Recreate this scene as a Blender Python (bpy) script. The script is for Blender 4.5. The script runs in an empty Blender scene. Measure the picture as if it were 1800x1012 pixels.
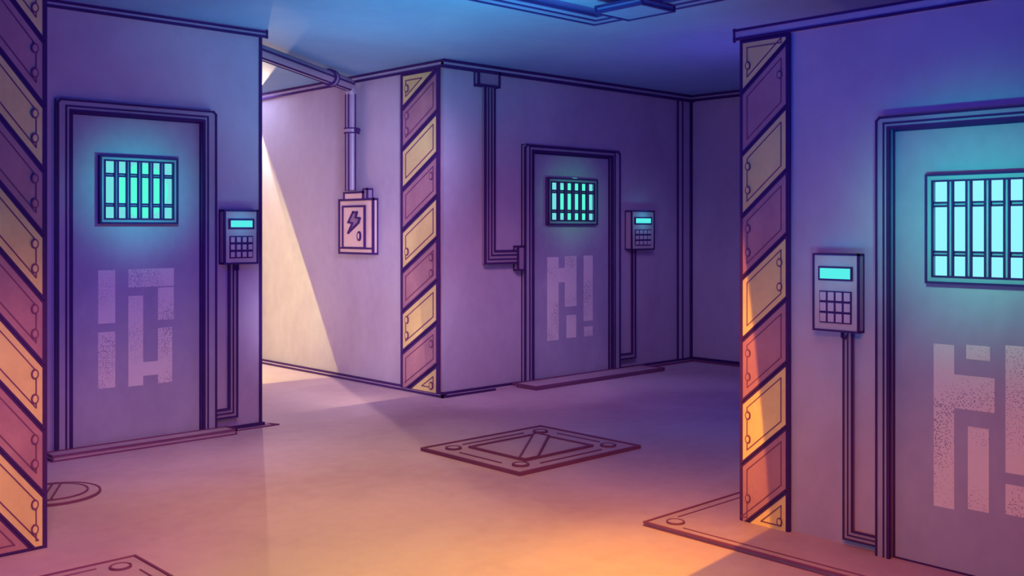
import bpy, math
from mathutils import Vector
C = bpy.context.scene.collection
PI = math.pi

# ------------------------------------------------------------------ camera
F = 1786.0; CX = 900.0; HZ = 402.0; EYE = 1.5
CEIL = 3.02
TH = math.radians(43.2)
FWD = (math.sin(TH), math.cos(TH)); RGT = (math.cos(TH), -math.sin(TH))
def ray(px, py):
    a = (px-CX)/F; b = (HZ-py)/F
    return (RGT[0]*a+FWD[0], RGT[1]*a+FWD[1], b)
# where a sight line meets a wall standing along x (y = const), a wall along y (x = const), or a level plane
def on_y(px, py, Y):
    d = ray(px, py); t = Y/d[1]; return (d[0]*t, EYE+d[2]*t)
def on_x(px, py, X):
    d = ray(px, py); t = X/d[0]; return (-d[1]*t, EYE+d[2]*t)      # local u runs to -y
def on_z(px, py, z=0.0):
    d = ray(px, py); t = (z-EYE)/d[2]; return (d[0]*t, d[1]*t)

YA = 6.98      # left cell wall
YL = 5.01      # near left block
XC = 5.81      # centre block, corridor side
YC = 7.08      # centre block, cell side
XF = 9.46      # far recess wall
XR = 4.41      # right cell wall
HR = 2.5       # height of right block

cam = bpy.data.cameras.new('camera'); co = bpy.data.objects.new('camera', cam); C.objects.link(co)
co.location = (0, 0, EYE); co.rotation_euler = (PI/2, 0, -TH)
cam.sensor_width = 36; cam.lens = 36*F/1800; cam.shift_y = -(506-HZ)/1800.0; cam.clip_start = .05
bpy.context.scene.camera = co

# ------------------------------------------------------------------ materials
def lin(r, g, b):
    f = lambda c: (c/255/12.92) if c/255 <= .04045 else ((c/255+.055)/1.055)**2.4
    return (f(r), f(g), f(b), 1)
def mat(name, col, col2=None, rough=.75, scale=2.2, bump=.0, metal=0.0, spec=.25):
    m = bpy.data.materials.new(name); m.use_nodes = True; nt = m.node_tree; N = nt.nodes; L = nt.links
    b = N['Principled BSDF']; b.inputs['Roughness'].default_value = rough; b.inputs['Metallic'].default_value = metal
    b.inputs['Specular IOR Level'].default_value = spec
    if col2 is None: col2 = tuple(c*.82 for c in col[:3])+(1,)
    tc = N.new('ShaderNodeTexCoord'); mp = N.new('ShaderNodeMapping'); mp.inputs['Scale'].default_value = (1, 1, .7)
    n1 = N.new('ShaderNodeTexNoise'); n1.inputs['Scale'].default_value = scale; n1.inputs['Detail'].default_value = 3; n1.inputs['Distortion'].default_value = .6
    n2 = N.new('ShaderNodeTexNoise'); n2.inputs['Scale'].default_value = scale*11; n2.inputs['Detail'].default_value = 4
    mx = N.new('ShaderNodeMath'); mx.operation = 'MULTIPLY_ADD'; mx.inputs[1].default_value = .3
    rp = N.new('ShaderNodeMapRange'); rp.inputs[1].default_value = .45; rp.inputs[2].default_value = .85
    mc = N.new('ShaderNodeMix'); mc.data_type = 'RGBA'; mc.inputs[6].default_value = col; mc.inputs[7].default_value = col2
    L.new(tc.outputs['Object'], mp.inputs[0]); L.new(mp.outputs[0], n1.inputs['Vector']); L.new(mp.outputs[0], n2.inputs['Vector'])
    L.new(n2.outputs[0], mx.inputs[0]); L.new(n1.outputs[0], mx.inputs[2]); L.new(mx.outputs[0], rp.inputs[0])
    L.new(rp.outputs[0], mc.inputs[0]); L.new(mc.outputs[2], b.inputs['Base Color'])
    if bump:
        bp = N.new('ShaderNodeBump'); bp.inputs['Strength'].default_value = bump; bp.inputs['Distance'].default_value = .01
        L.new(n2.outputs[0], bp.inputs['Height']); L.new(bp.outputs[0], b.inputs['Normal'])
    return m
def emit(name, col, s=1.0):
    m = bpy.data.materials.new(name); m.use_nodes = True; nt = m.node_tree
    nt.nodes.remove(nt.nodes['Principled BSDF']); e = nt.nodes.new('ShaderNodeEmission')
    e.inputs[0].default_value = col; e.inputs[1].default_value = s
    nt.links.new(e.outputs[0], nt.nodes['Material Output'].inputs[0]); return m

WALL = mat('painted_wall', lin(188, 172, 206), lin(172, 152, 190), scale=1.1, bump=.05)
FLOOR = mat('concrete_floor', lin(196, 172, 198), lin(176, 148, 176), scale=.9, rough=.7, bump=.05)
CEILM = mat('ceiling_paint', lin(138, 172, 222), lin(124, 156, 212), scale=.8)
DOOR = mat('door_steel', lin(172, 164, 200), lin(156, 146, 186), scale=1.6, rough=.6)
FRAME = mat('door_frame_steel', lin(166, 154, 192), rough=.55)
INK = mat('dark_edging', lin(76, 42, 116), lin(64, 34, 100), rough=.8, spec=.1)
SEAM = mat('floor_edging', lin(128, 74, 122), lin(116, 62, 112), rough=.8, spec=.1)
CINK = mat('ceiling_edging', lin(72, 62, 140), lin(60, 50, 125), rough=.8, spec=.1)
TAN = mat('yellow_hazard_paint', lin(232, 206, 150), lin(214, 184, 138), scale=4)
MAUVE = mat('mauve_hazard_paint', lin(180, 130, 152), lin(158, 108, 140), scale=4)
PLATE = mat('floor_plate_steel', lin(184, 158, 184), lin(166, 138, 168), scale=1.5, rough=.6)
PAD = mat('keypad_plastic', lin(196, 168, 196), rough=.5)
KEY = mat('key_plastic', lin(206, 170, 204), rough=.5)
PIPE = mat('conduit_metal', lin(160, 136, 172), rough=.4, spec=.5)
PIPEC = mat('ceiling_conduit_metal', lin(118, 145, 215), rough=.5)
BOX = mat('cabinet_enamel', lin(232, 196, 200), lin(220, 180, 186), rough=.5)
BOLT = mat('emblem_purple', lin(150, 118, 160))
BAR = mat('bar_steel', lin(140, 160, 190), rough=.5)
CYAN = emit('lit_glass', (0.17, .74, .76, 1), 1.0)
MINT = emit('lamp_glow', (.10, 1.0, .72, 1), 1.0)
ICE = emit('bright_lit_glass', (.30, .93, 1.0, 1), 1.0)
SCR = emit('screen_glow', (.10, .86, .82, 1), 1.0)
def stencil_mat():
    m = mat('worn_stencil_paint', lin(206, 188, 200)); nt = m.node_tree; N = nt.nodes; L = nt.links; b = N['Principled BSDF']
    tc = N.new('ShaderNodeTexCoord')
    big = N.new('ShaderNodeTexNoise'); big.inputs['Scale'].default_value = 3.0; big.inputs['Detail'].default_value = 1
    fin = N.new('ShaderNodeTexVoronoi'); fin.inputs['Scale'].default_value = 120
    L.new(tc.outputs['Object'], big.inputs['Vector']); L.new(tc.outputs['Object'], fin.inputs['Vector'])
    r = N.new('ShaderNodeMapRange'); r.inputs[1].default_value = .38; r.inputs[2].default_value = .68; r.inputs[3].default_value = .10; r.inputs[4].default_value = .46
    L.new(big.outputs[0], r.inputs[0])
    lt = N.new('ShaderNodeMath'); lt.operation = 'LESS_THAN'; L.new(fin.outputs['Distance'], lt.inputs[0]); L.new(r.outputs[0], lt.inputs[1])
    mc = N.new('ShaderNodeMix'); mc.data_type = 'RGBA'; mc.inputs[6].default_value = lin(226, 214, 228); mc.inputs[7].default_value = lin(160, 146, 180)
    L.new(lt.outputs[0], mc.inputs[0]); L.new(mc.outputs[2], b.inputs['Base Color']); return m
STEN = stencil_mat()

# ------------------------------------------------------------------ mesh helpers
class MB:
    def __init__(s): s.v = []; s.f = []; s.mi = []; s.m = []; s.nb = 0
    def mid(s, m):
        if m not in s.m: s.m.append(m)
        return s.m.index(m)
    def add(s, vs, fs, m):
        k = len(s.v); i = s.mid(m); s.v += [tuple(v) for v in vs]
        for f in fs: s.f.append([k+j for j in f]); s.mi.append(i)
    def box(s, x0, x1, y0, y1, z0, z1, m):
        vs = [(x, y, z) for z in (z0, z1) for y in (y0, y1) for x in (x0, x1)]
        s.add(vs, [(0, 2, 3, 1), (4, 5, 7, 6), (0, 1, 5, 4), (2, 6, 7, 3), (0, 4, 6, 2), (1, 3, 7, 5)], m); return s
    def bar(s, p, q, w, m, ext=True):
        p = Vector(p); q = Vector(q); d = (q-p)
        if d.length < 1e-6: return s
        s.nb = (s.nb+1) % 7; w *= 1+.012*s.nb
        d.normalize(); up = Vector((0, 0, 1)) if abs(d.z) < .9 else Vector((0, 1, 0))
        a = d.cross(up).normalized(); b = a.cross(d).normalized(); h = w/2
        if ext: p = p-d*h; q = q+d*h
        vs = [o+a*i*h+b*j*h for o in (p, q) for i, j in ((-1, -1), (1, -1), (1, 1), (-1, 1))]
        s.add(vs, [(0, 3, 2, 1), (4, 5, 6, 7), (0, 1, 5, 4), (1, 2, 6, 5), (2, 3, 7, 6), (3, 0, 4, 7)], m); return s
    def obox(s, x0, x1, y0, y1, z0, z1, m, w, ink=None):
        ink = ink or INK; s.box(x0, x1, y0, y1, z0, z1, m)
        P = lambda i, j, k: ((x0, x1)[i], (y0, y1)[j], (z0, z1)[k])
        for i in (0, 1):
            for j in (0, 1):
                s.bar(P(0, i, j), P(1, i, j), w, ink); s.bar(P(i, 0, j), P(i, 1, j), w, ink); s.bar(P(i, j, 0), P(i, j, 1), w, ink)
        return s
    def prism(s, pts, y0, y1, m, w=0, ink=None, plane='xz'):
        n = len(pts); ink = ink or INK
        if plane == 'xz': f0 = [(x, y0, z) for x, z in pts]; f1 = [(x, y1, z) for x, z in pts]
        else: f0 = [(x, y, y0) for x, y in pts]; f1 = [(x, y, y1) for x, y in pts]
        s.add(f0+f1, [tuple(range(n)), tuple(range(2*n-1, n-1, -1))]+[(i, (i+1) % n, n+(i+1) % n, n+i) for i in range(n)], m)
        if w:
            for i in range(n): s.bar(f0[i], f0[(i+1) % n], w, ink); s.bar(f1[i], f1[(i+1) % n], w, ink) if plane == 'xy' else None
        return s
    def loop(s, pts, w, m, closed=True):
        n = len(pts)
        for i in range(n if closed else n-1): s.bar(pts[i], pts[(i+1) % n], w, m)
        return s
    def disc(s, c, ru, rv, h, m, axis='y', seg=28, ring=0, ink=None):
        ink = ink or INK
        if axis == 'y': P = lambda a, k, e: (c[0]+ru*k*math.cos(a), c[1]+e, c[2]+rv*k*math.sin(a))
        else: P = lambda a, k, e: (c[0]+ru*k*math.cos(a), c[1]+rv*k*math.sin(a), c[2]+e)
        A = [2*PI*i/seg for i in range(seg)]
        vs = [P(a, 1, 0) for a in A]+[P(a, .97, h*.7) for a in A]+[P(a, .8, h) for a in A]
        fs = [(i, (i+1) % seg, seg+(i+1) % seg, seg+i) for i in range(seg)]+[(seg+i, seg+(i+1) % seg, 2*seg+(i+1) % seg, 2*seg+i) for i in range(seg)]+[tuple(range(2*seg, 3*seg))]
        s.add(vs, fs, m)
        if ring: s.loop([P(a, 1, h*.5) for a in A], ring, ink)
        return s
    def tube(s, path, r, m, seg=16):
        path = [Vector(p) for p in path]; n = len(path); rings = []
        for i, p in enumerate(path):
            d = ((path[min(i+1, n-1)]-path[max(i-1, 0)])).normalized()
            ref = Vector((0, 0, 1)) if abs(d.z) < .75 else Vector((0, 1, 0)) if abs(d.y) < .6 else Vector((1, 0, 0))
            a = d.cross(ref).normalized(); b = a.cross(d).normalized()
            rings.append([p+a*r*math.cos(2*PI*k/seg)+b*r*math.sin(2*PI*k/seg) for k in range(seg)])
        vs = [v for R in rings for v in R]; fs = [tuple(range(seg)), tuple(range((n-1)*seg, n*seg))]
        for i in range(n-1):
            for k in range(seg): fs.append((i*seg+k, i*seg+(k+1) % seg, (i+1)*seg+(k+1) % seg, (i+1)*seg+k))
        s.add(vs, fs, m); return s
    def build(s, name, parent=None, loc=None, label=None, bevel=0):
        me = bpy.data.meshes.new(name); me.from_pydata(s.v, [], s.f)
        for m in s.m: me.materials.append(m)
        for p, i in zip(me.polygons, s.mi): p.material_index = i
        me.validate(); me.update()
        import bmesh
        bm = bmesh.new(); bm.from_mesh(me); bmesh.ops.recalc_face_normals(bm, faces=bm.faces); bm.to_mesh(me); bm.free()
        o = bpy.data.objects.new(name, me); C.objects.link(o)
        if parent: o.parent = parent
        if loc: o.location = loc
        if label: o['label'] = label
        return o
def tag(o, label, cat, group=None, kind=None):
    o['label'] = label; o['category'] = cat
    if group: o['group'] = group
    if kind: o['kind'] = kind
    return o
def empty(name, loc, rot=0.0):
    o = bpy.data.objects.new(name, None); C.objects.link(o); o.location = loc; o.rotation_euler = (0, 0, rot); o.empty_display_size = .1; return o

class Wall:      # local x runs right along the wall, local y into it, z up
    def __init__(s, kind, c): s.k = kind; s.c = c
    def uv(s, px, py): return on_y(px, py, s.c) if s.k == 'y' else on_x(px, py, s.c)
    def u(s, px): return s.uv(px, HZ)[0]
    def z(s, px, py): return s.uv(px, py)[1]
    def node(s, name, u, z):
        return empty(name, (u, s.c, z) if s.k == 'y' else (s.c, -u, z), 0 if s.k == 'y' else -PI/2)
WA = Wall('y', YA); WL = Wall('y', YL); WC = Wall('x', XC); WD = Wall('y', YC); WR = Wall('x', XR)

# ------------------------------------------------------------------ setting
def S(name, mb, label, cat): return tag(mb.build(name), label, cat, kind='structure')
S('floor', MB().box(-4, 11, -5, 13.2, -.2, 0, FLOOR), 'smooth concrete floor running between the cell blocks', 'floor')
S('ceiling', MB().box(-4, 11, -5, 13.2, CEIL, CEIL+.2, CEILM), 'plain blue ceiling over the corridor', 'ceiling')
m = MB().box(-4, 3.914, YA, 13, 0, CEIL, WALL)
m.bar((3.914, YA, 0), (3.914, YA, CEIL), .022, INK); S('wall_left', m, 'purple cell block wall holding the left door', 'wall')
m = MB().box(-4, 1.673, YL, YA, 0, CEIL, WALL)
S('wall_near_left', m, 'near block carrying the striped pillar at the left edge', 'wall')
m = MB().box(XC, XF, YC, 13, 0, CEIL, WALL)
S('wall_center', m, 'projecting cell block in the middle with striped corner', 'wall')
m = MB().box(XF, XF+.3, -4, 13, 0, CEIL, WALL); m.bar((XF, YC, 0), (XF, YC, CEIL), .05, INK)
S('wall_far_right', m, 'dark recess wall behind the right striped pillar', 'wall')
m = MB().box(3.9, XC, 12.9, 13.1, 0, CEIL, WALL); S('wall_far', m, 'end wall of the side passage', 'wall')
m = MB().box(XR, 5.6, -3, 2.978, 0, HR, WALL)
m.bar((XR, 2.978, 0), (XR, 2.978, HR), .012, INK); S('wall_right', m, 'purple cell block wall holding the right door', 'wall')
TN = [0]
def trim(mb, label):
    TN[0] += 1; return S('trim_%d' % TN[0], mb, label, 'trim')
# cornices
m = MB().box(1.7, 3.95, YA-.035, YA, CEIL-.055, CEIL, WALL)
for z in (CEIL-.055, CEIL-.02): m.bar((1.7, YA-.035, z), (3.95, YA-.035, z), .017, INK)
m.bar((3.95, YA-.035, CEIL-.06), (3.95, YA-.035, CEIL-.0), .014, INK)
trim(m, 'thin double cornice above the left cell door')
m = MB().box(XC-.035, XC, YC-.035, 12.9, CEIL-.06, CEIL, WALL)
for z in (CEIL-.06, CEIL-.012): m.bar((XC-.035, YC-.035, z), (XC-.035, 12.9, z), .02, INK)
trim(m, 'thin double cornice above the electrical cabinet wall')
m = MB().box(XC-.035, XF, YC-.04, YC, CEIL-.06, CEIL, WALL)
for z in (CEIL-.065, CEIL-.012): m.bar((XC-.035, YC-.04, z), (XF, YC-.04, z), .026, INK)
trim(m, 'thin double cornice above the middle cell door')
m = MB().box(XF-.04, XF, -4, YC, CEIL-.06, CEIL, WALL)
for z in (CEIL-.06, CEIL-.012): m.bar((XF-.04, -4, z), (XF-.04, YC, z), .026, INK)
trim(m, 'cornice along the dark recess wall')
m = MB().box(XR-.03, XR, -3, 3.005, HR-.04, HR+.01, WALL)
for z in (HR-.035, HR+.01): m.bar((XR-.03, -3, z), (XR-.03, 3.005, z), .012, INK)
m.bar((XR-.03, 3.005, HR-.045), (XR-.03, 3.005, HR+.015), .01, INK)
trim(m, 'thin double cornice above the right cell door')
# base lines
m = MB().box(XC-.10, XC, YC-.1, 12.9, 0, .012, FLOOR)
m.bar((XC-.10, YC-.1, .012), (XC-.10, 12.9, .012), .016, INK); m.bar((XC-.008, YC-.008, .015), (XC-.008, 12.9, .015), .03, INK)
tag(m.build('baseboard_center_left'), 'low base strip under the electrical cabinet wall', 'baseboard', kind='structure')
m = MB().box(XC-.1, XF, YC-.1, YC, 0, .012, FLOOR)
m.bar((XC-.1, YC-.1, .012), (on_z(880, 688)[0], YC-.1, .012), .016, INK); m.bar((on_z(1140, 655)[0], YC-.1, .012), (XF, YC-.1, .012), .018, SEAM)
m.bar((XC-.008, YC-.008, .015), (XF, YC-.008, .015), .034, INK)
tag(m.build('baseboard_center_right'), 'low base strip under the middle cell wall', 'baseboard', kind='structure')
m = MB().box(XF-.1, XF, -4, YC-.1, 0, .012, FLOOR)
m.bar((XF-.1, -4, .012), (XF-.1, YC-.1, .012), .02, SEAM); m.bar((XF-.01, -4, .02), (XF-.01, YC, .02), .04, INK)
tag(m.build('baseboard_recess'), 'low base strip of the dark recess wall', 'baseboard', kind='structure')
m = MB().box(1.7, 3.99, YA-.02, YA, 0, .012, FLOOR); m.bar((1.7, YA-.01, .012), (3.93, YA-.01, .012), .024, INK)
m.bar((3.6, YA-.09, .004), (4.02, YA-.09, .004), .01, SEAM); m.bar((4.02, YA-.09, .004), (3.93, YA+.1, .004), .01, SEAM)
tag(m.build('baseboard_left'), 'low base strip of the left cell wall', 'baseboard', kind='structure')
m = MB().box(XR-.012, XR, -3, 2.978, 0, .012, FLOOR); m.bar((XR-.006, -3, .01), (XR-.006, 2.978, .01), .014, INK)
tag(m.build('baseboard_right'), 'low base strip of the right cell wall', 'baseboard', kind='structure')
# panel seam strip near the recess corner, and corner strip of centre block
u0, u1 = WD.u(1190), WD.u(1198)
m = MB().box(u0, u1, YC-.012, YC, .03, CEIL-.08, WALL)
m.bar((u0, YC-.012, .03), (u0, YC-.012, CEIL-.08), .016, INK); m.bar((u1, YC-.012, .03), (u1, YC-.012, CEIL-.08), .016, INK)
trim(m, 'vertical cover strip near the recess corner')

# ------------------------------------------------------------------ hazard pillars
def pillar(W, ul, ur, H, zl, rise, step, n, y_out, flip, rivets, w, label, phase=0):
    """plates between slanting joints; zl = height of the first joint on the reference edge"""
    root = W.node('hazard_pillar', (ul+ur)/2, 0); c = (ul+ur)/2; a, b = ul-c, ur-c; wd = b-a
    tag(root, label, 'pillar', 'striped corner pillars')
    yo = -y_out
    core = MB().box(a, b, yo+.012, .0, 0, H, MAUVE)
    for x in (a, b):
        core.bar((x, yo, 0), (x, yo, H), w*1.3, INK)
    core.bar((a, yo, .0), (b, yo, .0), w*1.3, INK); core.bar((a, yo, H-.004), (b, yo, H-.004), w, INK)
    core.build('core_panel', root)
    def clip(poly, z, keep_above):
        out = []
        for i in range(len(poly)):
            p, q = poly[i], poly[(i+1) % len(poly)]
            ip = (p[1] >= z) == keep_above or p[1] == z; iq = (q[1] >= z) == keep_above or q[1] == z
            if ip: out.append(p)
            if ip != iq:
                t = (z-p[1])/(q[1]-p[1]); out.append((p[0]+(q[0]-p[0])*t, z))
        return out
    def inset(poly, d):
        n_ = len(poly); ar = sum(poly[i][0]*poly[(i+1) % n_][1]-poly[(i+1) % n_][0]*poly[i][1] for i in range(n_)); sg = 1 if ar > 0 else -1
        out = []
        for i in range(n_):
            p0, p1, p2 = [Vector(poly[j % n_]) for j in (i-1, i, i+1)]
            e1 = (p1-p0).normalized(); e2 = (p2-p1).normalized()
            n1 = Vector((-e1.y, e1.x))*sg; n2 = Vector((-e2.y, e2.x))*sg
            k = 1+n1.dot(n2)
            if k < .15: k = .15
            out.append(tuple(p1+(n1+n2)/k*d))
        return out
    g = w*1.1
    for k in range(n):
        zt, zb = zl+step*(1-k), zl-step*k          # heights on the reference edge
        if not flip: poly = [(a+g, zb+g), (b-g, zb+rise+g), (b-g, zt+rise-g), (a+g, zt-g)]
        else: poly = [(a+g, zb+rise+g), (b-g, zb+g), (b-g, zt-g), (a+g, zt+rise-g)]
        poly = clip(clip(poly, .01, True), H-.015, False)
        clean = []
        for p in poly:
            if not clean or (Vector(p)-Vector(clean[-1])).length > .008: clean.append(p)
        if len(clean) > 2 and (Vector(clean[0])-Vector(clean[-1])).length < .008: clean.pop()
        if len(clean) < 3: continue
        zs = [p[1] for p in clean]
        if max(zs)-min(zs) < .05: continue
        ism = (k+phase) % 2 == 1
        pm = MB().prism(clean, yo-.008, yo+.012, MAUVE if ism else TAN)
        n_ = len(clean)
        for i in range(n_): pm.bar((clean[i][0], yo-.004, clean[i][1]), (clean[(i+1) % n_][0], yo-.004, clean[(i+1) % n_][1]), w*1.15, INK)
        ins = inset(clean, w*3.6)
        s2 = SEAM
        for i in range(len(ins)): pm.bar((ins[i][0], yo-.008, ins[i][1]), (ins[(i+1) % len(ins)][0], yo-.008, ins[(i+1) % len(ins)][1]), w*.55, s2)
        pl = pm.build('plate', root, label='mauve painted plate' if ism else 'yellow painted plate')
        cnt, side = rivets[k]
        if cnt:
            ux = a+wd*.17 if side == 'L' else b-wd*.17
            fr = .17 if (side == 'L') != flip else .83
            if flip: fr = 1-.83 if side == 'R' else .83
            zmid_b = zb+rise*(fr if not flip else fr); zmid_t = zmid_b+step
            zs_ = [zmid_b+step*.30, zmid_b+step*.68] if cnt == 2 else [zmid_b+step*(.35 if side == 'L' else .62)]
            for z in zs_:
                if .03 < z < H-.05:
                    MB().disc((ux, yo-.008, z), w*1.3, w*2.0, -w*1.0, MAUVE if ism else TAN, 'y', 18, w*.75, SEAM).build('rivet', pl)
    return root
pillar(WR, WR.u(1307), WR.u(1391), HR-.04, 2.19, .225, .314, 9, .02, False,
       [(2, 'L'), (1, 'R'), (2, 'L'), (2, 'L'), (2, 'R'), (2, 'L'), (2, 'L'), (1, 'L'), (1, 'R')], .0085,
       'yellow and mauve striped pillar beside the large keypad, right of the dark recess')
pillar(WC, WC.u(711), WC.u(776), CEIL-.07, 2.62, .317, .38, 9, .03, False,
       [(1, 'L'), (2, 'L'), (0, 'L'), (1, 'R'), (1, 'L'), (2, 'R'), (2, 'L'), (1, 'R'), (1, 'R')], .015,
       'yellow and mauve striped pillar on the corner of the middle cell block')
pillar(WL, 1.673-.30, 1.673, CEIL-.01, 2.38+.304, .35, .304, 11, .02, True,
       [(2, 'R')]*11, .0095, 'near striped pillar cut by the left edge, its stripes falling to the right', phase=1)

# ------------------------------------------------------------------ doors
def cell_door(n, W, out, inn, win, cols, w, glass, rects, lamp, label):
    """out=(u0,u1,ztop), inn=(u0,u1,ztop), win=(u0,u1,z0,z1) in wall coordinates"""
    u0, u1, zt = out; c = (u0+u1)/2
    root = W.node('door_%d' % n, c, 0); tag(root, label, 'door', kind='structure')
    a0, a1, at = u0-c, u1-c, zt; b0, b1, bt = inn[0]-c, inn[1]-c, inn[2]
    FD = -.05
    fr = MB()
    fr.box(a0, b0, FD, .0, 0, at, FRAME); fr.box(b1, a1, FD, 0, 0, at, FRAME); fr.box(b0, b1, FD, 0, bt, at, FRAME)
    y = FD; r = w*1.5
    fr.loop([(a0, y, 0), (a0, y, at-r), (a0+r, y, at), (a1-r, y, at), (a1, y, at-r), (a1, y, 0)], w, INK, False)
    for k, ww in ((0, 1.4), (-w*2.4, .8)):
        fr.loop([(b0+k, y, 0), (b0+k, y, bt-k), (b1-k, y, bt-k), (b1-k, y, 0)], w*ww, INK, False)
    fr.loop([(a0, 0, 0), (a0, 0, at), (a1, 0, at), (a1, 0, 0)], w*.9, INK, False)
    fr.build('door_frame', root)
    lf = MB().box(b0, b1, -.014, 0, .012, bt, DOOR)
    lf.loop([(b0+w, -.014, .02), (b0+w, -.014, bt-w), (b1-w, -.014, bt-w), (b1-w, -.014, .02)], w, INK)
    leaf = lf.build('door_leaf', root)
    # barred window
    x0, x1, z0, z1 = win[0]-c, win[1]-c, win[2], win[3]
    W_ = x1-x0; t = W_*.052; y0, y1 = -.014, -.05
    wf = MB()
    for bx in ((x0, x0+t, z0, z1), (x1-t, x1, z0, z1), (x0+t, x1-t, z0, z0+t), (x0+t, x1-t, z1-t, z1)):
        wf.box(bx[0], bx[1], y1, y0, bx[2], bx[3], BAR)
    wf.loop([(x0, y1, z0), (x1, y1, z0), (x1, y1, z1), (x0, y1, z1)], w, INK)
    wf.loop([(x0+t, y1, z0+t), (x1-t, y1, z0+t), (x1-t, y1, z1-t), (x0+t, y1, z1-t)], w*.8, INK)
    wf.loop([(x0, y0-.002, z0), (x1, y0-.002, z0), (x1, y0-.002, z1), (x0, y0-.002, z1)], w*.8, INK)
    win_o = wf.build('window_frame', root)
    MB().box(x0+t, x1-t, -.018, -.014, z0+t, z1-t, glass).build('window_pane', win_o, label='glowing cyan pane')
    if lamp:
        MB().disc(((x0+x1)/2+lamp[0]*W_, -.0185, (z0+z1)/2+lamp[1]*(z1-z0)), W_*lamp[2], W_*lamp[2], -.002, MINT, 'y', 40).build('round_lamp', win_o, label='mint green glowing disc')
    ix0, ix1, iz0, iz1 = x0+t, x1-t, z0+t, z1-t
    pitch = (ix1-ix0)/cols; bw = pitch*.24
    for k in range(1, cols):
        x = ix0+pitch*k
        MB().box(x-bw/2, x+bw/2, y1+.004, y1+.022, iz0, iz1, BAR).bar((x-bw/2, y1+.006, iz0), (x-bw/2, y1+.006, iz1), w*.95, INK).bar((x+bw/2, y1+.006, iz0), (x+bw/2, y1+.006, iz1), w*.95, INK).build('window_bar', win_o, label='upright window bar')
    for fz in (.24, .755):
        z = iz0+(iz1-iz0)*fz; hb = bw*.42
        MB().box(ix0, ix1, y1+.014, y1+.026, z-hb, z+hb, BAR).bar((ix0, y1+.014, z-hb), (ix1, y1+.014, z-hb), w*.85, INK).bar((ix0, y1+.014, z+hb), (ix1, y1+.014, z+hb), w*.85, INK).build('window_bar', win_o, label='level window bar')
    # painted sign, one continuous stencil
    sg = MB()
    for (px0, px1, py0, py1) in rects:
        ua, za = W.uv(px0, py0); _, zb = W.uv(px0, py1); ub = W.u(px1)
        sg.box(ua-c, ub-c, -.0155, -.012, zb, za, STEN)
    sg.build('stencil_sign', root, label='worn pale stencilled block sign')
    return root, c
def avg(*a): return sum(a)/len(a)
GL = [(171, 201, 475, 569), (171, 201, 584, 683), (224, 304, 473, 505), (276, 304, 505, 562), (224, 250, 520, 679), (276, 301, 576, 673), (250, 276, 636, 660)]
GC = [(960, 980, 452, 599), (980, 991, 471, 496), (991, 1011.5, 450, 539), (994, 1011, 554, 594), (1024, 1040, 449, 564), (1025, 1040, 574, 591)]
GR = [(1644, 1680, 603, 887), (1701, 1743, 605, 630), (1680, 1751, 657, 716), (1704, 1741, 748, 893), (1770, 1808, 606, 829), (1770, 1808, 849, 902)]
A_ = dict(out=(WA.u(97), WA.u(374), avg(WA.z(97, 172), WA.z(374, 201))), inn=(WA.u(120), WA.u(353), avg(WA.z(120, 196), WA.z(353, 213))),
          win=(WA.u(172), WA.u(306), avg(WA.z(172, 391), WA.z(306, 393)), avg(WA.z(172, 273), WA.z(306, 282))))
cell_door(1, WA, A_['out'], A_['inn'], A_['win'], 6, .013, CYAN, GL, (.06, .0, .34), 'left cell door with barred cyan window, next to the passage')
M_ = dict(out=(WD.u(917), WD.u(1083), avg(WD.z(917, 254), WD.z(1083, 269))), inn=(WD.u(930), WD.u(1070), avg(WD.z(930, 264), WD.z(1070, 277))),
          win=(WD.u(958), WD.u(1043), avg(WD.z(958, 393), WD.z(1043, 395)), avg(WD.z(958, 312), WD.z(1043, 318))))
cell_door(2, WD, M_['out'], M_['inn'], M_['win'], 6, .017, CYAN, GC, (.08, .02, .33), 'middle cell door, the smallest and farthest, with barred cyan window')
wl = WR.u(1637); il = WR.u(1571); ol = WR.u(1550); ww_ = WR.u(1670)-WR.u(1637)
pitch = (WR.u(1777)-WR.u(1707))/2
wr = wl+pitch*6.35
R_ = dict(out=(ol, wr+(wl-ol), avg(WR.z(1550, 213), WR.z(1800, 184))), inn=(il, wr+(wl-il), avg(WR.z(1571, 231), WR.z(1800, 205))),
          win=(wl, wr, WR.z(1637, 495), avg(WR.z(1637, 313), WR.z(1800, 298))))
cell_door(3, WR, R_['out'], R_['inn'], R_['win'], 6, .0095, ICE, GR, None, 'right cell door, largest in view and cut by the right edge')

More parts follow.
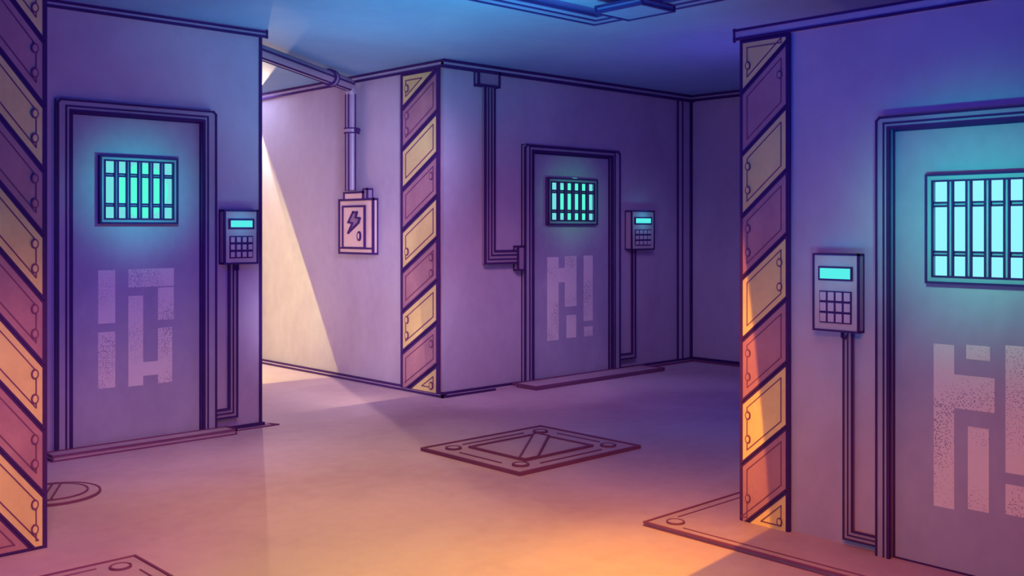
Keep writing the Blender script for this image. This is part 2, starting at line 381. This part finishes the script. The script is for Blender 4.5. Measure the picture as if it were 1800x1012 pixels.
# ------------------------------------------------------------------ keypads
def keypad(W, x0, x1, yt, yb, w, depth, label):
    u0, z1 = W.uv(x0, yt); z0 = W.z(x0, yb); u1 = W.u(x1); c = (u0+u1)/2; wd = u1-u0; h = z1-z0
    root = W.node('keypad', c, z0); tag(root, label, 'keypad', 'cell door keypads'); D = -depth
    MB().obox(-wd/2, wd/2, D, 0, 0, h, PAD, w).build('housing', root)
    sx0, sx1, sz0, sz1 = -wd*.36, wd*.36, h*.67, h*.83
    fr = MB().box(sx0, sx1, D-.004, D, sz0, sz1, INK); fr.loop([(sx0, D-.004, sz0), (sx1, D-.004, sz0), (sx1, D-.004, sz1), (sx0, D-.004, sz1)], w*.9, INK)
    sf = fr.build('screen_frame', root)
    e = w*.35
    MB().box(sx0+e, sx1-e, D-.007, D-.004, sz0+e, sz1-e, SCR).build('screen', sf, label='glowing cyan screen')
    kx0, kx1, kz0, kz1 = -wd*.36, wd*.36, h*.1, h*.52
    MB().box(kx0, kx1, D-.004, D, kz0, kz1, INK).build('key_panel', root)
    cw = (kx1-kx0)/4; ch = (kz1-kz0)/3; g = w*.62
    for r in range(3):
        for k in range(4):
            MB().box(kx0+cw*k+g, kx0+cw*(k+1)-g, D-.009, D-.004, kz0+ch*r+g, kz0+ch*(r+1)-g, KEY).build('key', root)
    return root, c, z0, wd, h
kA = keypad(WA, 386, 443, 370, 463, .014, .08, 'keypad on the left cell wall, between door and passage opening')
kC = keypad(WD, 1099, 1138, 371, 438, .015, .09, 'smallest keypad, right of the middle cell door')
kR = keypad(WR, 1440, 1518, 446, 577, .009, .05, 'largest keypad, between the right striped pillar and the right door')

def conduit(name, W, pts, r_w, w, label, cat, group=None, n_lines=1, depth=.035, m=PIPE, collar=None):
    """flat cable duct following pts (u,z), width r_w"""
    base = (pts[-1][0], min(p[1] for p in pts)); root = W.node(name, base[0], base[1]); tag(root, label, cat, group)
    P = [(u-base[0], z-base[1]) for u, z in pts]
    h = r_w/2; mb = MB()
    def side(s):      # mitred offset line
        out = []
        for i, p in enumerate(P):
            ds = []
            if i > 0: ds.append((Vector(p)-Vector(P[i-1])).normalized())
            if i < len(P)-1: ds.append((Vector(P[i+1])-Vector(p)).normalized())
            ns = [Vector((-d.y, d.x)) for d in ds]
            if len(ns) == 1: o = ns[0]
            else: o = (ns[0]+ns[1])/(1+ns[0].dot(ns[1]))
            out.append(Vector(p)+o*s)
        return out
    L, R = side(h), side(-h)
    for i in range(len(P)-1):
        mb.prism([tuple(L[i]), tuple(L[i+1]), tuple(R[i+1]), tuple(R[i])], -depth, 0, m)
    for s in [h, -h]+[h-2*h*(k+1)/(n_lines+1) for k in range(n_lines)]:
        q = side(s); mb.loop([(p.x, -depth, p.y) for p in q], w*(1 if abs(s) == h else .7), INK, False)
    mb.build('duct', root)
    return root
# left
u = WA.u(406); ub, zb = WA.uv(406, 724)
r = conduit('cable_duct', WA, [(u, kA[2]-.01), (u, zb), (WA.u(377), zb)], .062, .015, 'cable duct dropping from the left keypad to its door frame', 'duct', 'keypad cable ducts')
MB().tube([(.06+u-WA.u(377)-.05, -.04, kA[2]-zb-.0), (.06+u-WA.u(377)-.05, -.045, kA[2]-zb-.05), (.085+u-WA.u(377)-.05, -.045, kA[2]-zb-.05), (.085+u-WA.u(377)-.05, -.045, kA[2]-zb)], .008, INK, 8).build('hook', r)
# middle
u = WD.u(1109.5); zb = WD.z(1109, 624)
conduit('cable_duct', WD, [(u, kC[2]-.01), (u, zb), (WD.u(1085), zb)], .05, .017, 'cable duct dropping from the smallest keypad to the middle door frame', 'duct', 'keypad cable ducts', n_lines=0)
# right
u = WR.u(1495); zb = WR.z(1495, 938)
r = conduit('cable_duct', WR, [(u, kR[2]-.005), (u, zb), (WR.u(1549), zb)], .042, .0085, 'cable duct dropping from the largest keypad to the right door frame', 'duct', 'keypad cable ducts', n_lines=1, depth=.025)
h0 = kR[2]-zb; du = u-WR.u(1549)
MB().tube([(du-.028, -.03, h0), (du-.028, -.03, h0-.03), (du-.008, -.03, h0-.035), (du-.006, -.03, h0-.02)], .005, INK, 8).build('hook', r)
# wall conduit by the middle door with junction box
u = WD.u(855); zt = WD.z(855, 150); zb = WD.z(855, 452); ue = WD.u(905)
r = conduit('wall_conduit', WD, [(u, zt), (u, zb), (ue, zb)], .115, .018, 'triple line conduit running from junction box to the middle door frame', 'conduit', None, n_lines=2, depth=.05)
u0, u1 = WD.u(903), WD.u(914); z0, z1 = WD.z(903, 474), WD.z(903, 433)
MB().obox(u0-ue, u1-ue, -.06, 0, z0-zb, z1-zb, PIPE, .016).build('connector', r)
u0, z1 = WD.uv(834, 121); u1 = WD.u(870); z0 = WD.z(834, 150); c = (u0+u1)/2
r = WD.node('junction_box', c, z0); tag(r, 'small square junction box high on the wall right of the middle striped corner', 'junction box')
MB().obox(u0-c, u1-c, -.06, 0, 0, min(z1, CEIL-.07)-z0, PIPE, .02).build('housing', r)
MB().box(u0-c+.03, u1-c-.03, -.066, -.06, .03, z1-z0-.04, PIPE).build('cover', r)

# ------------------------------------------------------------------ electrical cabinet + pipe
u0, z1 = WC.uv(605, 352); u1, z0 = WC.uv(664, 447)[0], WC.z(605, 444); c = (u0+u1)/2; wd = u1-u0; h = z1-z0
r = WC.node('electrical_cabinet', c, z0); tag(r, 'pale pink electrical cabinet with lightning bolt on the passage wall', 'electrical cabinet')
D = -.055
MB().obox(-wd/2, wd/2, D, 0, 0, h, BOX, .02).bar((-wd/2, D, .05), (wd/2, D, .05), .016, INK).build('cabinet_body', r)
def cl(X, Y):      # close-up sketch coordinates -> local
    uu, zz = WC.uv(580+X/6.75, 320+Y/6.75); return (uu-c, zz-z0)
d0 = cl(222, 775); d1 = cl(478, 285)
dm = MB().box(d0[0], d1[0], D-.012, D, d0[1], d1[1], BOX).loop([(d0[0], D-.012, d0[1]), (d1[0], D-.012, d0[1]), (d1[0], D-.012, d1[1]), (d0[0], D-.012, d1[1])], .018, INK).build('cabinet_door', r)
pts = [cl(*p) for p in ((348, 358), (395, 358), (378, 420), (428, 430), (412, 482), (292, 600), (342, 488), (292, 476))]
MB().prism(pts, D-.018, D-.012, BOLT, .017).build('lightning_emblem', dm, label='purple lightning bolt sign')
p = cl(420, 640)
MB().disc((p[0], D-.012, p[1]), .02, .038, -.016, BOX, 'y', 20, .015).build('latch', dm)
q0 = cl(240, 210); q1 = cl(465, 135)
MB().obox(q0[0], q1[0], -.07, -.0, h, h+.07, BOX, .018).build('pipe_collar', r)
MB().obox(q1[0], q1[0]+.06, -.065, -.0, h, h+.1, PIPE, .016).build('side_fitting', r)
# pipe: up the wall, then over the passage under the ceiling
uc = WC.u(631); zt = CEIL-.10; py = -.085
r = WC.node('cable_pipe', uc, z1+.07); tag(r, 'round cable pipe rising from the electrical cabinet then crossing the passage below the ceiling', 'pipe')
H0 = zt-(z1+.07); PR = .06
ev = -(XC-3.965)         # where the run meets the left block (local x is -y)
end = (-7.225-uc, ev, H0)
path = [(0, py, .024), (0, py, H0-.10), (.006, py-.02, H0-.04), (.025, py-.055, H0), (end[0], end[1], H0)]
dr = (Vector(path[4])-Vector(path[3])).normalized(); nr = Vector((-dr.y, dr.x, 0))
pm = MB().tube(path, PR, PIPE, 20)
for a in (0, PI, -PI*.36, -PI*.62):
    o = Vector((math.cos(a)*PR, math.sin(a)*PR, 0)); pm.bar(Vector(path[0])+o, Vector(path[1])+o, .013, INK)
for a in (0, PI, -PI*.36, -PI*.64):
    o = nr*math.cos(a)*PR+Vector((0, 0, math.sin(a)*PR)); pm.bar(Vector(path[3])+o, Vector(path[4])+o, .013, INK)
pm.build('pipe', r)
zc = WC.z(631, 231)-(z1+.07)
def ring(a, b, rr, m, mb): return mb.tube([a, b], rr, m, 20)
mb = MB(); ring((0, py, zc-.022), (0, py, zc+.022), .072, PIPE, mb)
for q in (-.022, .022): ring((0, py, zc+q-.006), (0, py, zc+q+.006), .078, INK, mb)
mb.tube([(.06, py, zc), (.12, py, zc)], .022, INK, 10).build('pipe_clamp', r)
q0 = Vector(path[3])+dr*.42; mb = MB(); ring(q0, q0+dr*.07, .074, PIPE, mb)
for q in (0, .07): ring(q0+dr*(q-.008), q0+dr*(q+.008), .080, INK, mb)
mb.box(q0.x-.02, q0.x+.02, q0.y-.05, q0.y-.02, H0+.04, H0+.08, PIPE).build('pipe_clamp', r)

# ------------------------------------------------------------------ ceiling duct
w3 = .21; zd = CEIL-.05
p0 = on_z(1045, 43, zd)
root = empty('ceiling_duct', (p0[0], p0[1], CEIL)); tag(root, 'flat blue cable duct on the ceiling turning a corner at the top edge', 'duct')
m = MB()
m.box(-4.5, 0, -w3, 0, -.05, 0, PIPEC); m.box(-w3, 0, -3.0, -w3, -.05, 0, PIPEC)
for o in (0, w3*.5, w3):
    m.bar((-4.5, -o, -.05), (-o, -o, -.05), .017, CINK); m.bar((-o, -3.0, -.05), (-o, -o, -.05), .017, CINK)
m.build('duct', root)
zj = CEIL-.09; a_ = on_z(1105, 35, zj); b_ = on_z(1071, 27, zj); c_ = on_z(1174, 17, zj)
jx = max(a_[0]-b_[0], w3+.12); jy = a_[1]-c_[1]
jb = empty('ceiling_junction_box', (a_[0], a_[1], CEIL))
tag(jb, 'square blue junction box fixed over the ceiling duct at the top edge', 'junction box')
MB().obox(-jx, 0, -jy, 0, -.09, -.052, PIPEC, .016, CINK).build('housing', jb)

# ------------------------------------------------------------------ floor plates
def quad_floor(name, pts, h, w, label, cat, inset_=.07, group=None, bolts=(0, 1, 2, 3), br=.05):
    X = [p[0] for p in pts]; Y = [p[1] for p in pts]; x0, x1, y0, y1 = min(X), max(X), min(Y), max(Y)
    cx, cy = (x0+x1)/2, (y0+y1)/2; hx, hy = (x1-x0)/2, (y1-y0)/2
    root = empty(name, (cx, cy, 0)); tag(root, label, cat, group)
    m = MB().box(-hx, hx, -hy, hy, .0, h, PLATE)
    for z in (.0, h): m.loop([(-hx, -hy, z), (hx, -hy, z), (hx, hy, z), (-hx, hy, z)], w, SEAM)
    return root, m, hx, hy
# middle hatch
P = [on_z(755, 792), on_z(953, 750), on_z(1111, 789), on_z(910, 839)]
x0 = avg(P[0][0], P[3][0]); x1 = avg(P[1][0], P[2][0]); y0 = avg(P[3][1], P[2][1]); y1 = avg(P[0][1], P[1][1])
root, m, hx, hy = quad_floor('floor_hatch', [(x0, y0), (x1, y1)], .015, .016, 'square steel floor hatch with central slot in the middle of the floor', 'hatch')
i = .1
for s in (((-hx+i, -hy+.28), (-hx+i, hy-.28)), ((hx-i, -hy+.28), (hx-i, hy-.28)), ((-hx+.28, -hy+i), (hx-.28, -hy+i)), ((-hx+.28, hy-i), (hx-.28, hy-i))):
    m.bar((s[0][0], s[0][1], .015), (s[1][0], s[1][1], .015), .011, SEAM)
m.build('hatch_plate', root)
k = .56
g = MB().box(-hx*k, hx*k, -hy*k, hy*k, .014, .02, PLATE).loop([(-hx*k, -hy*k, .02), (hx*k, -hy*k, .02), (hx*k, hy*k, .02), (-hx*k, hy*k, .02)], .018, SEAM)
g.build('inner_panel', root)
a, b = hx*k, hy*k
g = MB().prism([(-a, -b), (-a*.64, -b), (a, b*.55), (a, b), (a*.9, b), (-a, -b*.8)], .02, .028, PLATE, .012, SEAM, plane='xy')
g.build('cross_bar', root)
for sx in (-1, 1):
    for sy in (-1, 1): MB().disc((sx*(hx-.15), sy*(hy-.15), .015), .047, .047, .01, PLATE, 'z', 22, .014, SEAM).build('bolt', root)
# right plate: far-left corner at (1133,925)
c1 = on_z(1133, 924)
def corner_plate(name, corner, sx, sy, ex, ey, bolt, label, w, h=.018):
    root = empty(name, (corner[0]+sx*ex/2, corner[1]+sy*ey/2, 0)); tag(root, label, 'floor plate', 'bolted floor plates')
    hx, hy = ex/2, ey/2
    m = MB().box(-hx, hx, -hy, hy, 0, h, PLATE)
    for z in (0, h): m.loop([(-hx, -hy, z), (hx, -hy, z), (hx, hy, z), (-hx, hy, z)], w, SEAM)
    i = .06; b = .2
    for s in (((-hx+i, -hy+b), (-hx+i, hy-b)), ((hx-i, -hy+b), (hx-i, hy-b)), ((-hx+b, -hy+i), (hx-b, -hy+i)), ((-hx+b, hy-i), (hx-b, hy-i))):
        m.bar((s[0][0], s[0][1], h), (s[1][0], s[1][1], h), w*.6, SEAM)
    m.build('steel_plate', root)
    for bx in (-1, 1):
        for by in (-1, 1): MB().disc((bx*(hx-.11), by*(hy-.11), h), .042, .042, .008, PLATE, 'z', 22, w*.8, SEAM).build('bolt', root)
    return root
corner_plate('floor_plate', c1, 1, -1, 1.0, 1.6, None, 'bolted floor plate at the foot of the right striped pillar', .011)
c2 = on_z(237, 984)
corner_plate('floor_plate', c2, -1, -1, 1.1, 1.1, None, 'bolted floor plate at the foot of the left striped pillar', .011)
# round cover
cc = on_z(92, 870)
r = empty('manhole_cover', (cc[0], cc[1], 0)); tag(r, 'round floor cover half hidden behind the left striped pillar', 'manhole cover')
MB().disc((0, 0, 0), .25, .25, .015, PLATE, 'z', 48, .011, SEAM).build('rim', r)
mm = MB().disc((0, 0, .015), .185, .185, .006, PLATE, 'z', 40, .009, SEAM)
mm.bar((-.10, -.14, .022), (.06, .17, .022), .01, SEAM).bar((-.06, -.16, .022), (.1, .15, .022), .01, SEAM).build('lid', r)
# door sills
def sill(W, x0, x1, dep, h, w, label, m=PLATE, py=None):
    u0, u1 = W.u(x0), W.u(x1); c = (u0+u1)/2
    r = W.node('door_sill', c, 0); tag(r, label, 'door sill', 'door sills')
    MB().obox(u0-c, u1-c, -dep, -.055, .004, h, m, w, SEAM).build('sill_plate', r); return r
sill(WA, 74, 392, .2, .035, .012, 'low door sill on the floor before the left cell door')
sill(WD, 896, 1120, .36, .03, .016, 'low door sill on the floor before the middle cell door')
sill(WR, 1497, 1990, .26, .012, .008, 'low door sill on the floor before the right cell door', PLATE)

# ------------------------------------------------------------------ light
def lamp(kind, name, loc, col, power, target=None, size=.05, angle=60, blend=1.0):
    l = bpy.data.lights.new(name, kind); l.color = col; l.energy = power; l.shadow_soft_size = size
    o = bpy.data.objects.new(name, l); C.objects.link(o); o.location = loc
    if kind == 'SPOT': l.spot_size = math.radians(angle); l.spot_blend = blend
    if target is not None: o.rotation_euler = (Vector(target)-Vector(loc)).to_track_quat('-Z', 'Y').to_euler()
    return o
w = bpy.data.worlds.new('world'); bpy.context.scene.world = w; w.use_nodes = True
bg = w.node_tree.nodes['Background']
SOL = {'world': (0.0100, 0.0060, 0.0200),
       'low_fill': (0.0000, 0.5085, 0.7123),
       'low_door_fill': (0.0000, 0.0000, 0.0000),
       'floor_fill': (0.8447, 0.2394, 0.0000),
       'floor_near_fill': (0.6074, 0.6596, 0.0000),
       'ceiling_fill': (0.0000, 0.0000, 0.0000),
       'ceiling_near_fill': (0.0000, 0.0000, 0.0000),
       'upper_wall_fill': (0.0000, 0.0000, 0.5877),
       'upper_right_fill': (0.0576, 0.0478, 0.0621),
       'upper_left_fill': (0.0000, 0.0000, 0.1123),
       'passage_wall_fill': (0.0290, 0.0000, 0.0000),
       'middle_wall_fill': (0.6015, 0.1134, 0.0474),
       'middle_right_fill': (0.4846, 0.3948, 0.6931),
       'right_door_fill': (1.9304, 0.0000, 0.0000),
       'recess_fill': (0.1840, 0.0742, 0.5991),
       'overall_fill': (0.0000, 0.0000, 0.0000),
       'lower_left_fill': (0.1124, 0.0000, 0.9866),
       'lower_right_fill': (0.8443, 0.3265, 0.0000),
       'left_pillar_fill': (2.4906, 0.8934, 0.9542),
       'floor_middle_fill': (1.8269, 1.1288, 0.1517),
       'lower_middle_fill': (1.7864, 1.1434, 1.5179),
       'ceiling_far_fill': (0.2957, 0.8592, 1.0834),
       'passage_low_fill': (3.3443, 2.9970, 3.6709),
       'passage_high_fill': (2.5959, 2.5772, 3.9722),
       'ceiling_middle_fill': (0.0000, 2.4350, 2.8659),
       'passage_lamp': (0.9187, 0.9048, 0.1625),
       'passage_floor_lamp': (0.7650, 0.5466, 0.3495),
       'right_pillar_wedge': (2.9329, 1.1053, 0.0000),
       'middle_pillar_wedge': (0.7641, 0.5534, 0.2815),
       'window_halo_left': (0.0125, 0.4589, 0.3510),
       'window_halo_middle': (0.0000, 0.2682, 0.0721),
       'window_halo_right': (0.0000, 0.4094, 0.2240)}
#SOLEND
def col_of(key, p0):
    c = SOL.get(key)
    if c is None: return (1, 1, 1), p0
    k = max(max(c), 1e-6); return tuple(x/k for x in c), k*p0
def L(key, kind, loc, p0, *a, **k):
    if key in SOL and max(SOL[key]) < .004: return None
    c, p = col_of(key, p0)
    return lamp(kind, key, loc, c, p, *a, **k)
c, p = col_of('world', 1.0); bg.inputs[0].default_value = (*c, 1); bg.inputs[1].default_value = p
L('low_fill', 'POINT', (1.9, 2.1, .35), 38, size=.15)  # added fill low before the camera, bluish green, no fixture
L('low_door_fill', 'POINT', (2.6, .9, .2), 20, size=.15)  # added fill for the door foot, left out while its colour is black
L('floor_fill', 'SPOT', (2.6, 2.2, 2.9), 400, (3.0, 3.6, 0), .3, 88, 1)  # added fill aimed down at the floor, no fixture above
L('floor_near_fill', 'SPOT', (2.2, 2.4, 2.9), 300, (2.6, 3.2, 0), .3, 60, 1)  # added fill brightening the nearest floor
L('ceiling_fill', 'SPOT', (2.2, 3.0, .8), 500, (4.3, 7.2, 3.3), .4, 75, 1)  # added fill aimed up, left out while its colour is black
L('ceiling_near_fill', 'SPOT', (2.6, 3.2, 1.0), 200, (3.9, 5.4, 3.0), .3, 90, 1)  # second added ceiling fill, likewise left out
L('upper_wall_fill', 'SPOT', (.6, .4, 1.2), 500, (4.0, 4.4, 4.4), .4, 105, 1)  # added blue fill for ceiling and wall tops, from near the camera
L('upper_right_fill', 'SPOT', (2.6, 3.0, 1.7), 80, (4.4, 2.35, 2.15), .3, 60, 1)  # added fill for the top of the right wall, hangs free
L('upper_left_fill', 'SPOT', (1.9, 4.4, 1.6), 150, (3.2, 7.0, 2.9), .3, 75, 1)  # added blue fill for the top of the left wall
L('passage_wall_fill', 'SPOT', (2.3, 4.6, 2.85), 300, (5.8, 8.6, 1.5), .3, 62, 1)  # added faint red fill on the passage wall
L('middle_wall_fill', 'SPOT', (4.4, 5.0, 2.8), 120, (6.4, 7.1, .4), .3, 80, 1)  # added fill for the lower middle block, no fixture
L('middle_right_fill', 'SPOT', (6.6, 5.0, 2.6), 60, (8.3, 7.1, .4), .3, 70, 1)  # added fill right of the middle door
L('right_door_fill', 'SPOT', (2.2, .9, 1.6), 40, (4.4, 1.75, -.2), .2, 50, 1)  # added red fill for the right door foot
L('recess_fill', 'POINT', (7.0, 4.8, 1.9), 30, size=.3)  # unseen fill lifting the dark recess
L('overall_fill', 'POINT', (.2, -.6, 2.0), 200, size=.4)  # added general fill, left out while its colour is black
L('lower_left_fill', 'SPOT', (2.3, 4.0, 2.7), 120, (3.1, 6.98, .3), .3, 55, 1)  # added fill for the lower left wall
L('lower_right_fill', 'SPOT', (1.6, 1.3, 2.5), 120, (4.4, 1.9, .0), .3, 70, 1)  # added orange fill for the lower right wall
L('left_pillar_fill', 'SPOT', (1.0, 3.0, 1.8), 60, (1.55, 5.0, .2), .2, 60, 1)  # added fill brightening the foot of the left pillar
L('floor_middle_fill', 'SPOT', (3.2, 5.0, 2.9), 100, (3.4, 5.6, 0), .3, 80, 1)  # added fill brightening the middle of the floor
L('lower_middle_fill', 'SPOT', (5.0, 5.2, 2.7), 60, (6.5, 7.08, .2), .3, 50, 1)  # extra fill added low on the middle wall
L('ceiling_far_fill', 'SPOT', (4.4, 6.0, 1.3), 40, (4.5, 6.9, 3), .3, 110, 1)  # added fill in mid-air, aimed up at the far ceiling
L('passage_low_fill', 'SPOT', (3.4, 5.6, 1.0), 60, (5.8, 8.2, .6), .3, 50, 1)  # added fill for the lower passage wall, hangs free
L('passage_high_fill', 'SPOT', (4.5, 5.6, 2.2), 60, (5.8, 8.8, 1.9), .3, 55, 1)  # added lilac fill for the upper passage wall
L('ceiling_middle_fill', 'SPOT', (4.0, 4.3, 1.5), 42, (4.5, 5.2, 3), .3, 115, 1)  # added blue fill in mid-air, aimed up at the ceiling
# passage light beams, sharp edged
def planar_spot(name, loc, a, b, inside, p0, size=.01, half=88.5):
    """spot whose cone edge runs through loc, a and b; lit on the side of `inside`"""
    loc = Vector(loc); a = Vector(a)-loc; b = Vector(b)-loc; n = a.cross(b).normalized()
    if n.dot(Vector(inside)-loc) < 0: n = -n
    return L(name, 'SPOT', loc, p0, loc+n, size, 2*half, 0.02)
planar_spot('passage_lamp', (4.2, 9.5, 1.1), (XC, 10.36, 2.8), (XC, 8.67, 0), (XC, 11, 1), 120)
planar_spot('passage_floor_lamp', (5.66, 10.12, 2.9), (XC-.01, 8.67, 0), (4.66, 5.75, 0), (4.0, 8, 0), 300)
def onr(px, py, W, d): u, z = W.uv(px, py); return (W.c-d, -u, z)
planar_spot('right_pillar_wedge', (3.55, 2.75, .85), onr(1308, 270, WR, .028), onr(1374, 930, WR, .028), (XR, 3.2, 1), 14)  # added spot in mid-air, shapes the lit wedge on the right pillar
planar_spot('middle_pillar_wedge', (5.1, 7.3, .5), onr(713, 200, WC, .038), onr(762, 690, WC, .038), (XC, 9, 1), 6)  # same kind of added spot for the middle pillar's lit wedge
# added lights in front of windows and keypad screens, standing in for their glow
def glow(key, W, u, z, d, p):
    at = lambda e: (u, W.c-e, z) if W.k == 'y' else (W.c-e, -u, z)
    L(key, 'SPOT', at(d), p, at(0), .03, 100, 1)
glow('window_halo_left', WA, avg(*A_['win'][:2]), avg(*A_['win'][2:]), .60, 30)
glow('window_halo_middle', WD, avg(*M_['win'][:2]), avg(*M_['win'][2:]), .60, 20)
glow('window_halo_right', WR, avg(*R_['win'][:2])-.05, avg(*R_['win'][2:])+.05, .70, 50)
for i, (W, k) in enumerate(((WA, kA), (WD, kC), (WR, kR))):
    loc = (k[1], W.c-.2, k[2]+k[4]*.78) if W.k == 'y' else (W.c-.2, -k[1], k[2]+k[4]*.78)
    lamp('POINT', 'screen_glow', loc, (.03, .8, .85), .45, size=.02)
#LIGHTEND

sc = bpy.context.scene
sc.view_settings.view_transform = 'Standard'; sc.view_settings.look = 'None'; sc.view_settings.gamma = 1; sc.view_settings.use_curve_mapping = False
sc.view_settings.exposure = 0
